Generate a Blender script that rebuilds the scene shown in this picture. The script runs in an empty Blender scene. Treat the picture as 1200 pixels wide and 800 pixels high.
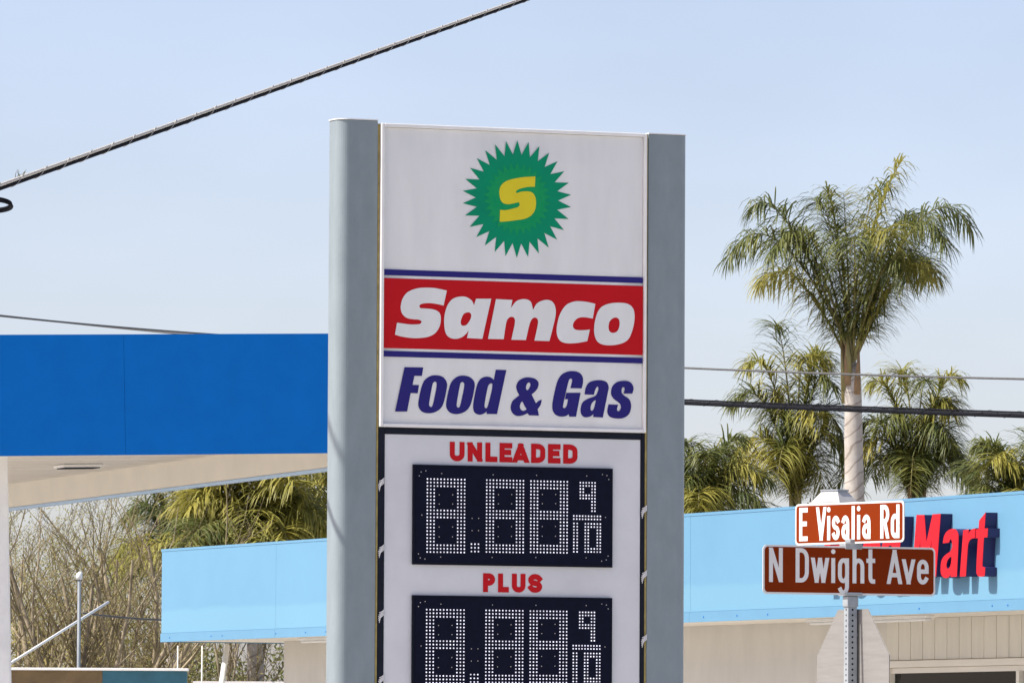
import bpy, math, random
from mathutils import Vector, Matrix
from mathutils.geometry import delaunay_2d_cdt
R = math.radians
sc = bpy.context.scene
COL = sc.collection

# ------------------------------------------------------------------ camera
FPX, CXP, CYP, EYE = 9000.0, 600.0, 400.0, 1.6      # focal length in pixels of a 1200 px wide frame
PITCH, ROLL = math.atan(505 / FPX), 0.005
cam = bpy.data.cameras.new('camera'); cam.sensor_width = 36; cam.lens = FPX * 36 / 1200
cam.clip_start, cam.clip_end = 0.5, 6000
co = bpy.data.objects.new('camera', cam); COL.objects.link(co)
CR = Matrix.Rotation(math.pi / 2 + PITCH, 3, 'X') @ Matrix.Rotation(ROLL, 3, 'Z')
co.matrix_world = Matrix.Translation((0, 0, EYE)) @ CR.to_4x4()
sc.camera = co

# ------------------------------------------------------------------ light
SUN_AZ, SUN_EL = R(69.5), R(52)                      # degrees to the left of the direction behind the camera
S = Vector((-math.sin(SUN_AZ) * math.cos(SUN_EL), -math.cos(SUN_AZ) * math.cos(SUN_EL), math.sin(SUN_EL)))
w = bpy.data.worlds.new('World'); sc.world = w; w.use_nodes = True
nt = w.node_tree; sky = nt.nodes.new('ShaderNodeTexSky'); sky.sky_type = 'NISHITA'; sky.sun_disc = False
sky.sun_elevation = SUN_EL; sky.sun_rotation = math.pi + SUN_AZ
sky.air_density, sky.dust_density, sky.ozone_density = 0.6, 1.4, 2.4
tint = nt.nodes.new('ShaderNodeMix'); tint.data_type = 'RGBA'; tint.blend_type = 'MULTIPLY'; tint.inputs[0].default_value = 1; tint.inputs[7].default_value = (1.23, 1.0, .885, 1)   # thin bright winter haze over the whole sky
bg = nt.nodes['Background']; nt.links.new(sky.outputs[0], tint.inputs[6]); hz = nt.nodes.new('ShaderNodeTexNoise'); hz.inputs['Scale'].default_value = 14; hz.inputs['Detail'].default_value = 4
htc = nt.nodes.new('ShaderNodeTexCoord'); hmp = nt.nodes.new('ShaderNodeMapping'); hmp.inputs['Scale'].default_value = (1, 1, 2.5); nt.links.new(htc.outputs['Generated'], hmp.inputs[0]); nt.links.new(hmp.outputs[0], hz.inputs['Vector'])
hmr = nt.nodes.new('ShaderNodeMapRange'); hmr.inputs[1].default_value = .3; hmr.inputs[2].default_value = .7; hmr.inputs[3].default_value = .96; hmr.inputs[4].default_value = 1.05; nt.links.new(hz.outputs['Fac'], hmr.inputs[0])
hvm = nt.nodes.new('ShaderNodeVectorMath'); hvm.operation = 'SCALE'; nt.links.new(tint.outputs[2], hvm.inputs[0]); nt.links.new(hmr.outputs[0], hvm.inputs['Scale']); nt.links.new(hvm.outputs[0], bg.inputs[0]); bg.inputs[1].default_value = 0.142
sl = bpy.data.lights.new('sun', 'SUN'); sl.energy = 4.3; sl.angle = R(0.53); sl.color = (1, .95, .87)
so = bpy.data.objects.new('sun', sl); COL.objects.link(so); so.rotation_euler = (-S).to_track_quat('-Z', 'Y').to_euler()
sc.view_settings.view_transform = 'Standard'; sc.view_settings.look = 'None'
sc.view_settings.exposure = 0.62; sc.view_settings.gamma = 1

# ------------------------------------------------------------------ helpers
def ray(px, py): return CR @ Vector(((px - CXP) / FPX, (CYP - py) / FPX, -1))
def P(px, py, depth):
    d = ray(px, py); return Vector((0, 0, EYE)) + d * (depth / d.y)
class Frame:
    """a thing's own axes: origin on the ground, x along its front, y into it"""
    def __init__(s, o, yaw, tilt=0):
        s.o = Vector(o); s.yaw = yaw; s.tilt = tilt
        s.R = Matrix.Rotation(yaw, 3, 'Z') @ Matrix.Rotation(tilt, 3, 'Y'); s.Ri = s.R.transposed()
    def loc(s, px, py, y=0.0):
        d = s.Ri @ ray(px, py); e = s.Ri @ (Vector((0, 0, EYE)) - s.o)
        p = e + d * ((y - e.y) / d.y); return p.x, p.z
    def locz(s, px, py, z=0.0):
        d = s.Ri @ ray(px, py); e = s.Ri @ (Vector((0, 0, EYE)) - s.o)
        p = e + d * ((z - e.z) / d.z); return p.x, p.y
    def empty(s, name): 
        o = bpy.data.objects.new(name, None); COL.objects.link(o)
        o.location = s.o; o.rotation_euler = (0, s.tilt, s.yaw); o.empty_display_size = .2
        return o
def tag(o, label=None, cat=None, group=None, kind=None):
    if label: o['label'] = label
    if cat: o['category'] = cat
    if group: o['group'] = group
    if kind: o['kind'] = kind
    return o
class MB:
    def __init__(s): s.v = []; s.f = []
    def add(s, vs, fs):
        n = len(s.v); s.v += [tuple(p) for p in vs]; s.f += [tuple(i + n for i in f) for f in fs]; return s
    def box(s, x0, x1, y0, y1, z0, z1):
        return s.add([(x0,y0,z0),(x1,y0,z0),(x1,y1,z0),(x0,y1,z0),(x0,y0,z1),(x1,y0,z1),(x1,y1,z1),(x0,y1,z1)],
                     [(3,2,1,0),(4,5,6,7),(0,1,5,4),(1,2,6,5),(2,3,7,6),(3,0,4,7)])
    def prism(s, outline, z0, z1):
        n = len(outline)
        return s.add([(x, y, z0) for x, y in outline] + [(x, y, z1) for x, y in outline],
                     [tuple(range(n))[::-1], tuple(range(n, 2 * n))] + [(i, (i + 1) % n, n + (i + 1) % n, n + i) for i in range(n)])
    def tube(s, pts, rad, k=6, cap=True):
        pts = [Vector(p) for p in pts]; n = len(pts)
        if not isinstance(rad, (list, tuple)): rad = [rad] * n
        vs = []; up = None
        for i, p in enumerate(pts):
            t = (pts[min(i + 1, n - 1)] - pts[max(i - 1, 0)]).normalized()
            if up is None:
                up = Vector((0, 0, 1)) if abs(t.z) < .9 else Vector((1, 0, 0))
            a = t.cross(up).normalized(); b = a.cross(t); up = b
            for j in range(k):
                q = 2 * math.pi * j / k; vs.append(p + (a * math.cos(q) + b * math.sin(q)) * rad[i])
        fs = [(i*k + j, i*k + (j+1) % k, (i+1)*k + (j+1) % k, (i+1)*k + j) for i in range(n - 1) for j in range(k)]
        if cap: fs += [tuple(range(k))[::-1], tuple(range((n-1)*k, n*k))]
        return s.add(vs, fs)
    def build(s, name, mat, parent=None, smooth=False, bevel=0):
        me = bpy.data.meshes.new(name); me.from_pydata(s.v, [], s.f); me.materials.append(mat)
        if smooth: me.polygons.foreach_set('use_smooth', [True] * len(me.polygons))
        me.update()
        o = bpy.data.objects.new(name, me); COL.objects.link(o)
        if parent: o.parent = parent
        if bevel:
            b = o.modifiers.new('bevel', 'BEVEL'); b.width = bevel; b.segments = 2; b.limit_method = 'ANGLE'
        return o

# --- materials
def mat(name, col, rough=.6, var=.12, scale=3.0, metal=0.0, bump=0.0, bscale=40.0, col2=None, spec=.5, stretch=(1, 1, 1), trans=0.0, coat=0.0):
    m = bpy.data.materials.new(name); m.use_nodes = True; n = m.node_tree.nodes; l = m.node_tree.links
    b = n['Principled BSDF']; tc = n.new('ShaderNodeTexCoord'); mp = n.new('ShaderNodeMapping'); mp.inputs['Scale'].default_value = stretch
    l.new(tc.outputs['Object'], mp.inputs[0])
    nz = n.new('ShaderNodeTexNoise'); nz.inputs['Scale'].default_value = scale; nz.inputs['Detail'].default_value = 7; nz.inputs['Roughness'].default_value = .62
    l.new(mp.outputs[0], nz.inputs['Vector'])
    cr = n.new('ShaderNodeValToRGB'); e = cr.color_ramp.elements
    c2 = col2 or tuple(c * (1 - var) for c in col)
    e[0].position, e[1].position = .3, .7; e[0].color = (*c2, 1); e[1].color = (*(tuple(min(1, c * (1 + var * .5)) for c in col) if not col2 else col), 1)
    l.new(nz.outputs['Fac'], cr.inputs[0]); l.new(cr.outputs[0], b.inputs['Base Color'])
    b.inputs['Roughness'].default_value = rough; b.inputs['Metallic'].default_value = metal; b.inputs['Specular IOR Level'].default_value = spec
    b.inputs['Coat Weight'].default_value = coat
    if bump:
        bn = n.new('ShaderNodeTexNoise'); bn.inputs['Scale'].default_value = bscale; bn.inputs['Detail'].default_value = 5
        l.new(mp.outputs[0], bn.inputs['Vector']); bp = n.new('ShaderNodeBump'); bp.inputs['Strength'].default_value = bump; bp.inputs['Distance'].default_value = .02
        l.new(bn.outputs['Fac'], bp.inputs['Height']); l.new(bp.outputs[0], b.inputs['Normal'])
    if trans:
        out = n['Material Output']; tr = n.new('ShaderNodeBsdfTranslucent'); mx = n.new('ShaderNodeMixShader'); mx.inputs[0].default_value = trans
        l.new(cr.outputs[0], tr.inputs[0]); l.new(b.outputs[0], mx.inputs[1]); l.new(tr.outputs[0], mx.inputs[2]); l.new(mx.outputs[0], out.inputs[0])
    return m
M = {}
M['column'] = mat('grey_column_paint', (.245, .295, .318), .42, .10, 5, stretch=(2, 2, .8), bump=.03, bscale=60, spec=.3)
M['white_trim'] = mat('white_trim_paint', (.85, .85, .83), .4, .06, 6)
M['face'] = mat('white_sign_plastic', (.81, .815, .80), .30, .09, 1.4, stretch=(2.2, 1, .5))
M['banner'] = mat('white_banner_vinyl', (.70, .71, .73), .5, .10, 1.6, bump=.05, bscale=5)
M['navy'] = mat('navy_vinyl', (.026, .021, .18), .4, .05, 3, spec=.15)
M['red'] = mat('red_vinyl', (.55, .006, .012), .4, .06, 3, spec=.15)
M['redtext'] = mat('red_text_vinyl', (.55, .008, .014), .4, .06, 3, spec=.15)
M['green'] = mat('green_burst_vinyl', (.0, .30, .14), .4, .0, 5, col2=(.0, .26, .135), spec=.15)
M['green_in'] = mat('green_inner_vinyl', (.012, .35, .10), .4, .0, 9, col2=(.0, .30, .115), spec=.15)
M['yellow'] = mat('yellow_vinyl', (.76, .64, .03), .4, .05, 4, spec=.15)
M['dark'] = mat('dark_frame_metal', (.010, .013, .024), .55, .3, 9, spec=.15)
M['seal'] = mat('yellowed_sealant', (.38, .30, .10), .7, .4, 12)
M['board'] = mat('display_board', (.006, .008, .022), .6, .2, 20, spec=.08)
M['shell'] = mat('display_shell', (.008, .010, .020), .6, .2, 10, spec=.08)
M['tie'] = mat('white_tie', (.7, .7, .7), .5, .1, 10)
M['blue'] = mat('royal_blue_panel', (.0, .148, .54), .45, .07, 3.5, spec=.12)
M['soffit'] = mat('cream_canopy_deck', (.86, .82, .73), .5, .10, 1.2, stretch=(.25, 3, 1), col2=(.74, .69, .60))
M['cream'] = mat('cream_paint', (.78, .74, .65), .6, .06, 2)
M['stucco'] = mat('beige_stucco', (.69, .665, .61), .8, .12, .9, stretch=(1.5, 1.5, .5), bump=.15, bscale=70)
M['plank'] = mat('beige_siding', (.70, .67, .59), .7, .07, 2.0, stretch=(4, 4, .6))
M['lip'] = mat('pale_blue_lip', (.45, .65, .9), .4, .05, 3)
M['brown'] = mat('brown_sign_sheeting', (.215, .029, .004), .6, .06, 12, spec=.04)
M['plate'] = mat('sign_plate_edge', (.55, .55, .55), .4, .1, 10, metal=.3)
M['sheetwhite'] = mat('white_sheeting', (.78, .78, .76), .4, .05, 10)
M['galv'] = mat('galvanised_steel', (.36, .39, .41), .5, .18, 22, metal=.15)
M['galvback'] = mat('bare_aluminium_back', (.265, .255, .24), .55, .12, 6, stretch=(1, 1, 9), spec=.3)
M['strand'] = mat('weathered_strand', (.66, .62, .54), .55, .25, 30, metal=.2)
M['greypipe'] = mat('grey_pipe_paint', (.20, .23, .26), .5, .15, 8)
M['ventmetal'] = mat('pale_vent_metal', (.5, .5, .49), .5, .12, 6)
M['cable'] = mat('black_cable_jacket', (.010, .011, .015), .8, .3, 20, spec=.1)
M['greycable'] = mat('grey_wire', (.10, .10, .10), .6, .3, 20)
M['return'] = mat('navy_letter_return', (.016, .013, .085), .5, .05, 5)
M['letterface'] = mat('red_letter_face', (.55, .008, .018), .4, .04, 5, spec=.2)
M['teal'] = mat('teal_painted_wall', (.045, .17, .23), .6, .25, 4)
M['brownwall'] = mat('brown_painted_wall', (.22, .15, .07), .7, .3, 5)
M['asphalt'] = mat('asphalt', (.09, .09, .09), .9, .3, 3, bump=.3, bscale=90)
M['concrete'] = mat('concrete', (.45, .43, .40), .85, .15, .6, bump=.15, bscale=60)
M['dirt'] = mat('dry_ground', (.30, .26, .19), .9, .3, .5, bump=.3)
M['roof'] = mat('roof_membrane', (.35, .35, .34), .85, .1, 2)
M['roadpaint'] = mat('road_paint', (.75, .74, .70), .7, .15, 8)
M['bark'] = mat('bare_bark', (.44, .37, .25), .9, .4, 6, col2=(.12, .095, .06))
M['twig'] = mat('dry_twig', (.27, .225, .11), .9, .35, 2.0, col2=(.09, .072, .04))
M['dryleaf'] = mat('dry_leaf', (.40, .34, .11), .8, .0, 1.5, col2=(.20, .17, .06), trans=.3)
M['oliveleaf'] = mat('olive_leaf', (.36, .35, .10), .7, .0, 1.0, col2=(.16, .17, .05), trans=.3)
M['bushleaf'] = mat('bush_leaf', (.20, .22, .06), .7, .0, 1.5, col2=(.08, .10, .03), trans=.25)
M['frond'] = mat('palm_leaflet', (.22, .23, .06), .5, .0, 2.2, col2=(.055, .088, .032), trans=.30, spec=.4)
M['frond_y'] = mat('palm_leaflet_yellowed', (.46, .41, .09), .5, .0, 1.6, col2=(.17, .19, .045), trans=.36, spec=.4)
M['rachis'] = mat('palm_rachis', (.26, .23, .09), .5, .2, 4)
M['boot'] = mat('palm_boot', (.30, .20, .11), .85, .4, 5)
M['dim'] = mat('dim_dot', (.55, .53, .48), .5, .1, 20)
def emis(name, col, s):
    m = bpy.data.materials.new(name); m.use_nodes = True; b = m.node_tree.nodes['Principled BSDF']
    b.inputs['Base Color'].default_value = (.6, .6, .6, 1); b.inputs['Emission Color'].default_value = (*col, 1); b.inputs['Emission Strength'].default_value = s
    n = m.node_tree.nodes; l = m.node_tree.links; tc = n.new('ShaderNodeTexCoord'); nz = n.new('ShaderNodeTexNoise'); nz.inputs['Scale'].default_value = 34; nz.inputs['Detail'].default_value = 1
    mr = n.new('ShaderNodeMapRange'); mr.inputs[1].default_value = .3; mr.inputs[2].default_value = .7; mr.inputs[3].default_value = s * .45; mr.inputs[4].default_value = s * 1.25
    l.new(tc.outputs['Object'], nz.inputs['Vector']); l.new(nz.outputs['Fac'], mr.inputs[0]); l.new(mr.outputs[0], b.inputs['Emission Strength'])
    return m
M['led'] = emis('lit_led', (.80, .79, 1.0), .66)
def glassmat():
    m = bpy.data.materials.new('window_glass'); m.use_nodes = True; b = m.node_tree.nodes['Principled BSDF']
    b.inputs['Base Color'].default_value = (.25, .27, .27, 1); b.inputs['Roughness'].default_value = .03; b.inputs['Transmission Weight'].default_value = 1; b.inputs['IOR'].default_value = 1.22
    return m
M['glass'] = glassmat()
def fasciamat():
    # pale blue paint, a little lighter below a soft uneven line
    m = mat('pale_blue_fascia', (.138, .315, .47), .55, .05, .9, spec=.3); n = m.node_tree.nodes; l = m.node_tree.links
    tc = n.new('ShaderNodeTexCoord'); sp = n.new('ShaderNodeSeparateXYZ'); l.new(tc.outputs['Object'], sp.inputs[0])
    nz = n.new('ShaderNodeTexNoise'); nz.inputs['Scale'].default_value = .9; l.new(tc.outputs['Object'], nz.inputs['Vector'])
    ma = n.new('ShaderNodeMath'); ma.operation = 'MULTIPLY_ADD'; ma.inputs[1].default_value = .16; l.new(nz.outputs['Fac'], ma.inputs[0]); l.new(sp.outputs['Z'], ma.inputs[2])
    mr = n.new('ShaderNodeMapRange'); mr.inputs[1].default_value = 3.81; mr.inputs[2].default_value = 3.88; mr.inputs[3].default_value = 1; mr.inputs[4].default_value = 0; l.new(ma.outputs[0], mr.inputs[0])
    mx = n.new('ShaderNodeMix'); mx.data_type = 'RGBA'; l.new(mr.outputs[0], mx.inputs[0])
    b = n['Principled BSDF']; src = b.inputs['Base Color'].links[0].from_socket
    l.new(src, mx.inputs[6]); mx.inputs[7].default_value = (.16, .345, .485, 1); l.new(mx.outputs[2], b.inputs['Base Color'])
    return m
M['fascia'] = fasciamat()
M['fascia_trim'] = mat('pale_blue_trim', (.125, .30, .46), .5, .05, 1.5)
def trunkmat():
    m = mat('palm_trunk_bark', (.53, .505, .46), .85, .0, 3.5, bump=.3, bscale=14, col2=(.38, .335, .29)); n = m.node_tree.nodes; l = m.node_tree.links
    tc = n.new('ShaderNodeTexCoord'); wv = n.new('ShaderNodeTexWave'); wv.wave_type = 'BANDS'; wv.bands_direction = 'Z'; wv.inputs['Scale'].default_value = 1.5; wv.inputs['Distortion'].default_value = 9.0; wv.inputs['Detail Scale'].default_value = .8
    mp = n.new('ShaderNodeMapping'); mp.inputs['Rotation'].default_value = (.0, .5, 0); l.new(tc.outputs['Object'], mp.inputs[0]); l.new(mp.outputs[0], wv.inputs['Vector'])
    cr = n.new('ShaderNodeValToRGB'); cr.color_ramp.elements[0].position = .0; cr.color_ramp.elements[0].color = (.30, .24, .2, 1); cr.color_ramp.elements[1].position = .10; cr.color_ramp.elements[1].color = (1, 1, 1, 1)
    l.new(wv.outputs['Fac'], cr.inputs[0]); mx = n.new('ShaderNodeMix'); mx.data_type = 'RGBA'; mx.blend_type = 'MULTIPLY'; mx.inputs[0].default_value = .6
    b = n['Principled BSDF']; src = b.inputs['Base Color'].links[0].from_socket; l.new(src, mx.inputs[6]); l.new(cr.outputs[0], mx.inputs[7]); l.new(mx.outputs[2], b.inputs['Base Color'])
    return m
M['trunk'] = trunkmat()

# --- flat shapes: union of outlines minus holes
def inpoly(x, y, pl):
    c = False; n = len(pl); j = n - 1
    for i in range(n):
        xi, yi = pl[i]; xj, yj = pl[j]
        if (yi > y) != (yj > y) and x < (xj - xi) * (y - yi) / (yj - yi) + xi: c = not c
        j = i
    return c
def fill(add, sub=()):
    vs, es = [], []
    for pl in list(add) + list(sub):
        n = len(vs); vs += [Vector(p) for p in pl]; es += [(n + i, n + (i + 1) % len(pl)) for i in range(len(pl))]
    ov, oe, of, *_ = delaunay_2d_cdt(vs, es, [], 0, 1e-5)
    keep = []
    for f in of:
        cx = sum(ov[i].x for i in f) / len(f); cy = sum(ov[i].y for i in f) / len(f)
        if any(inpoly(cx, cy, a) for a in add) and not any(inpoly(cx, cy, b) for b in sub): keep.append(tuple(f))
    used = sorted({i for f in keep for i in f}); mp = {u: k for k, u in enumerate(used)}
    return [(ov[i].x, ov[i].y) for i in used], [tuple(mp[i] for i in f) for f in keep]
def flat(mb, add, sub=(), y=0.0, depth=None):
    """face towards -y at y (or y(x,z)); depth extrudes back to y+depth"""
    pv, tf = fill(add, sub); yy = y if callable(y) else (lambda a, b: y)
    out = []
    for f in tf:   # face the front (-y)
        a, b, c = (pv[i] for i in f[:3]); s = (b[0]-a[0])*(c[1]-a[1]) - (b[1]-a[1])*(c[0]-a[0])
        out.append(f if s > 0 else f[::-1])
    n = len(pv); vs = [(x, yy(x, z), z) for x, z in pv]; fs = list(out)
    if depth:
        vs += [(x, yy(x, z) + depth, z) for x, z in pv]
        cnt = {}
        for f in out:
            for i in range(len(f)):
                e = (f[i], f[(i + 1) % len(f)]); cnt[e] = 1
        for a, b in cnt:
            if (b, a) not in cnt: fs.append((b, a, a + n, b + n))
    return mb.add(vs, fs)
def spline(pts, step=6):
    """closed outline through points; (x, y, 1) is a sharp corner"""
    n = len(pts); out = []
    for i in range(n):
        p1, p2 = pts[i], pts[(i + 1) % n]; c1, c2 = len(p1) > 2, len(p2) > 2
        p0, p3 = pts[i - 1], pts[(i + 2) % n]
        if c1 and c2: out.append(p1[:2]); continue
        t1 = ((p2[0]-p1[0])*.6, (p2[1]-p1[1])*.6) if c1 else ((p2[0]-p0[0])/2, (p2[1]-p0[1])/2)
        t2 = ((p2[0]-p1[0])*.6, (p2[1]-p1[1])*.6) if c2 else ((p3[0]-p1[0])/2, (p3[1]-p1[1])/2)
        for k in range(step):
            t = k / step; a = 2*t**3-3*t*t+1; b = t**3-2*t*t+t; c = -2*t**3+3*t*t; d = t**3-t*t
            out.append(tuple(a*p1[q] + b*t1[q] + c*p2[q] + d*t2[q] for q in (0, 1)))
    return out

# --- a stroke alphabet for road signs and grade names
def arc(cx, cy, rx, ry, a0, a1, n=10):
    return [(cx + rx * math.cos(R(a0 + (a1 - a0) * i / n)), cy + ry * math.sin(R(a0 + (a1 - a0) * i / n))) for i in range(n + 1)]
def glyph(ch, w, h, sw):
    xh = .73 * h; a = sw / 2
    H = h if ch.isupper() or ch in 'dlht' else xh
    X = lambda t: a + t * (w - sw)
    def Y(t, top=None): return a + t * ((top or H) - sw)
    Z = lambda pts, top=None: [(X(p[0]), Y(p[1], top)) for p in pts]
    r = min(.5, .30)
    st = []; dots = []
    if ch == 'E': st = [Z([(0,0),(0,1)]), Z([(0,0),(1,0)]), Z([(0,1),(1,1)]), Z([(0,.52),(.86,.52)])]
    elif ch == 'L': st = [Z([(0,0),(0,1)]), Z([(0,0),(1,0)])]
    elif ch == 'l': st = [[(w/2,a),(w/2,h-a)]]
    elif ch == 'i': st = [[(w/2,a),(w/2,xh-a)]]; dots = [(w/2, h - .085*h)]
    elif ch == 'U': st = [[(X(0),h+a)] + Z([(0,.3)]) + Z(arc(.5,.3,.5,.3,180,360)) + [(X(1),h+a)]]
    elif ch == 'N': st = [Z([(0,0),(0,1)]), Z([(1,0),(1,1)]), Z([(-.02,1.06),(1.02,-.06)])]
    elif ch == 'V': st = [Z([(-.02,1.1),(.5,-.02)]), Z([(.5,-.02),(1.02,1.1)])]
    elif ch == 'v': st = [Z([(-.02,1.1),(.5,-.02)]), Z([(.5,-.02),(1.02,1.1)])]
    elif ch == 'A': st = [Z([(-.02,-.1),(.5,1.02)]), Z([(.5,1.02),(1.02,-.1)]), [(X(.24),h*.26),(X(.76),h*.26)]]
    elif ch == 'w': st = [Z([(-.02,1.1),(.26,-.05)]), Z([(.26,-.05),(.5,1.05)]), Z([(.5,1.05),(.74,-.05)]), Z([(.74,-.05),(1.02,1.1)])]
    elif ch == 'D': st = [Z([(0,0),(0,1)]), Z([(0,1),(.4,1)] + arc(.4,.72,.6,.28,90,0) + arc(.4,.28,.6,.28,0,-90) + [(0,0)])]
    elif ch == 'P': st = [Z([(0,0),(0,1)]), Z([(0,1),(.5,1)] + arc(.5,.74,.5,.26,90,-90) + [(0,.48)])]
    elif ch == 'R': st = [Z([(0,0),(0,1)]), Z([(0,1),(.5,1)] + arc(.5,.755,.5,.245,90,-90) + [(0,.51)]), Z([(.5,.5),(1.03,-.08)])]
    elif ch == 'S': st = [Z(arc(.5,.755,.5,.245,20,270) + arc(.5,.255,.5,.255,90,-160)[1:])]
    elif ch == 's': st = [Z(arc(.5,.755,.5,.245,25,270) + arc(.5,.255,.5,.255,90,-155)[1:])]
    elif ch == 'a': st = [Z([(1,0),(1,.62)] + arc(.5,.68,.5,.32,0,150)), Z(arc(.5,.28,.5,.28,0,360, 16))]
    elif ch == 'd': st = [[(X(1),a),(X(1),h-a)], [(X(p), Y(q, xh)) for p, q in arc(.5,.72,.5,.28,0,180) + arc(.5,.28,.5,.28,180,360)]]
    elif ch == 'h': st = [[(X(0),a),(X(0),h-a)], [(X(p), Y(q, xh)) for p, q in [(0,.6)] + arc(.5,.70,.5,.30,170,0) + [(1,0)]]]
    elif ch == 'g': st = [[(X(1),xh-a),(X(1),-.10*h)] + [(X(p), -.10*h + q * .17*h) for p, q in arc(.5,0,.5,1,0,-150)], [(X(p), Y(q, xh)) for p, q in arc(.5,.72,.5,.28,0,180) + arc(.5,.28,.5,.28,180,360)]]
    elif ch == 't': st = [[(X(.42),h*.95),(X(.42),h*.2)] + [(X(p), a + q*h*.15) for p, q in arc(.8,1,.38,1,180,270)] + [(X(1),a)], [(X(0),xh-a),(X(1),xh-a)]]
    elif ch == 'e': st = [Z([(0,.52),(1,.52)]), Z([(1,.52),(1,.66)] + arc(.5,.70,.5,.30,0,180) + arc(.5,.29,.5,.29,180,330))]
    add = []
    for pl in st:
        for i in range(len(pl) - 1):
            (x0, y0), (x1, y1) = pl[i], pl[i + 1]; L = math.hypot(x1-x0, y1-y0)
            if L < 1e-6: continue
            dx, dy = (x1-x0)/L, (y1-y0)/L
            e0 = a * .98 if i == 0 else 0; e1 = a * .98 if i == len(pl) - 2 else 0
            q0 = (x0 - dx*e0, y0 - dy*e0); q1 = (x1 + dx*e1, y1 + dy*e1)
            add.append([(q0[0]-dy*a, q0[1]+dx*a), (q0[0]+dy*a, q0[1]-dx*a), (q1[0]+dy*a, q1[1]-dx*a), (q1[0]-dy*a, q1[1]+dx*a)])
            if 0 < i: add.append([(x0 + a*math.cos(k*math.pi/5+.1), y0 + a*math.sin(k*math.pi/5+.1)) for k in range(10)])
    for x, y in dots: add.append([(x + a*1.12*math.cos(k*math.pi/6), y + a*1.12*math.sin(k*math.pi/6)) for k in range(12)])
    sub = [[(-h,-2*h),(3*h,-2*h),(3*h,(-.31*h if ch == 'g' else 0)),(-h,(-.31*h if ch == 'g' else 0))], [(-h,h),(3*h,h),(3*h,3*h),(-h,3*h)]]
    if ch in 'vw': sub.append([(-h,xh),(3*h,xh),(3*h,3*h),(-h,3*h)])
    return add, sub
def text(fr, word, base_z, h, sw, y, material, parent, name='letter'):
    """word: list of (character, left x, right x) in the frame's metres"""
    for ch, x0, x1 in word:
        add, sub = glyph(ch, x1 - x0, h, sw)
        z = base_z(0.5 * (x0 + x1)) if callable(base_z) else base_z
        mv = lambda pl: [(p[0] + x0, p[1] + z) for p in pl]
        flat(MB(), [mv(p) for p in add], [mv(p) for p in sub], y).build(name, material, parent)

# ================================================================== SETTING
def struct(o): o['kind'] = 'structure'; return o
g = MB().add([(-2500,-600,0),(2500,-600,0),(2500,4000,0),(-2500,4000,0)], [(0,1,2,3)]); struct(g.build('ground', M['dirt']))
struct(MB().add([(-300,-12,.004),(300,-12,.004),(300,30,.004),(-300,30,.004)], [(0,1,2,3)]).build('road', M['asphalt']))
ln = MB(); [ln.add([(x,8.9,.008),(x+3,8.9,.008),(x+3,9.05,.008),(x,9.05,.008)], [(0,1,2,3)]) for x in range(-120, 120, 9)]
struct(ln.build('road_marking', M['roadpaint']))
struct(MB().box(-300,300,30,30.3,0,.14).build('kerb', M['concrete'], bevel=.02))
struct(MB().box(-300,300,30.303,38.5,0,.13).build('pavement', M['concrete']))
struct(MB().add([(-60,38.6,.02),(60,38.6,.02),(60,125,.02),(-60,125,.02)], [(0,1,2,3)]).build('forecourt', M['concrete']))

# ================================================================== PRICE SIGN
SF = Frame((0, 52.8, 0), R(22.5)); sg = SF.empty('price_sign')
tag(sg, 'tall grey-framed price sign with red and white upper face above two dark price displays', 'price sign')
L = SF.loc
def rrect(x0, x1, y0, y1, r, corners):
    out = []
    for (cx, cy, a0, on) in ((x0+r,y0+r,180,corners[0]),(x1-r,y0+r,270,corners[1]),(x1-r,y1-r,0,corners[2]),(x0+r,y1-r,90,corners[3])):
        if on: out += [(cx + r*math.cos(R(a0+k*11.25)), cy + r*math.sin(R(a0+k*11.25))) for k in range(9)]
        else: out.append((x0 if cx < (x0+x1)/2 else x1, y0 if cy < (y0+y1)/2 else y1))
    return out
xl0 = L(404.5, 400)[0] - .055; xl1 = L(442, 330)[0]; xr0 = L(759.5, 330)[0]; xr1 = L(806.6, 330)[0]
zt = L(430, 141)[1]; D = .24
MB().prism(rrect(xl0, xl1, 0, D, .075, (1,0,0,1)), 0, zt).build('column', M['column'], sg, bevel=.004)
MB().prism(rrect(xr0, xr1, 0, D, .075, (0,1,1,0)), 0, zt-.018).build('column', M['column'], sg, bevel=.004)
MB().prism(rrect(xl0-.006, xl1, -.006, D+.006, .08, (1,0,0,1)), zt+.001, zt+.008).build('column_cap', M['white_trim'], sg)
MB().prism(rrect(xr0, xr1+.006, -.006, D+.006, .08, (0,1,1,0)), zt-.017, zt-.010).build('column_cap', M['white_trim'], sg)
MB().box(xl1+.003, xl1+.016, .006, .2, 0, zt-.02).build('sealant_strip', M['seal'], sg)
MB().box(xr0-.016, xr0-.003, .006, .2, 0, zt-.02).build('sealant_strip', M['seal'], sg)
ux0, ux1 = xl1 + .019, xr0 - .019
uz1 = L(446, 144.5)[1]; uz0 = (L(444, 500.5)[1] + L(756, 506.5)[1]) / 2
fw = .024
MB().box(ux0, ux1, .02, .22, uz0+.002, uz1-.002).build('cabinet', M['column'], sg)
MB().box(ux0, ux0+fw, -.022, .019, uz0, uz1).build('frame_rail', M['white_trim'], sg, bevel=.004)
MB().box(ux1-fw*.7, ux1, -.022, .019, uz0, uz1).build('frame_rail', M['white_trim'], sg, bevel=.004)
MB().box(ux0+fw+.001, ux1-fw*.7-.001, -.022, .019, uz1-fw, uz1).build('frame_rail', M['white_trim'], sg, bevel=.004)
MB().box(ux0+fw+.001, ux1-fw*.7-.001, -.022, .019, uz0, uz0+fw).build('frame_rail', M['white_trim'], sg, bevel=.004)
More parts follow.
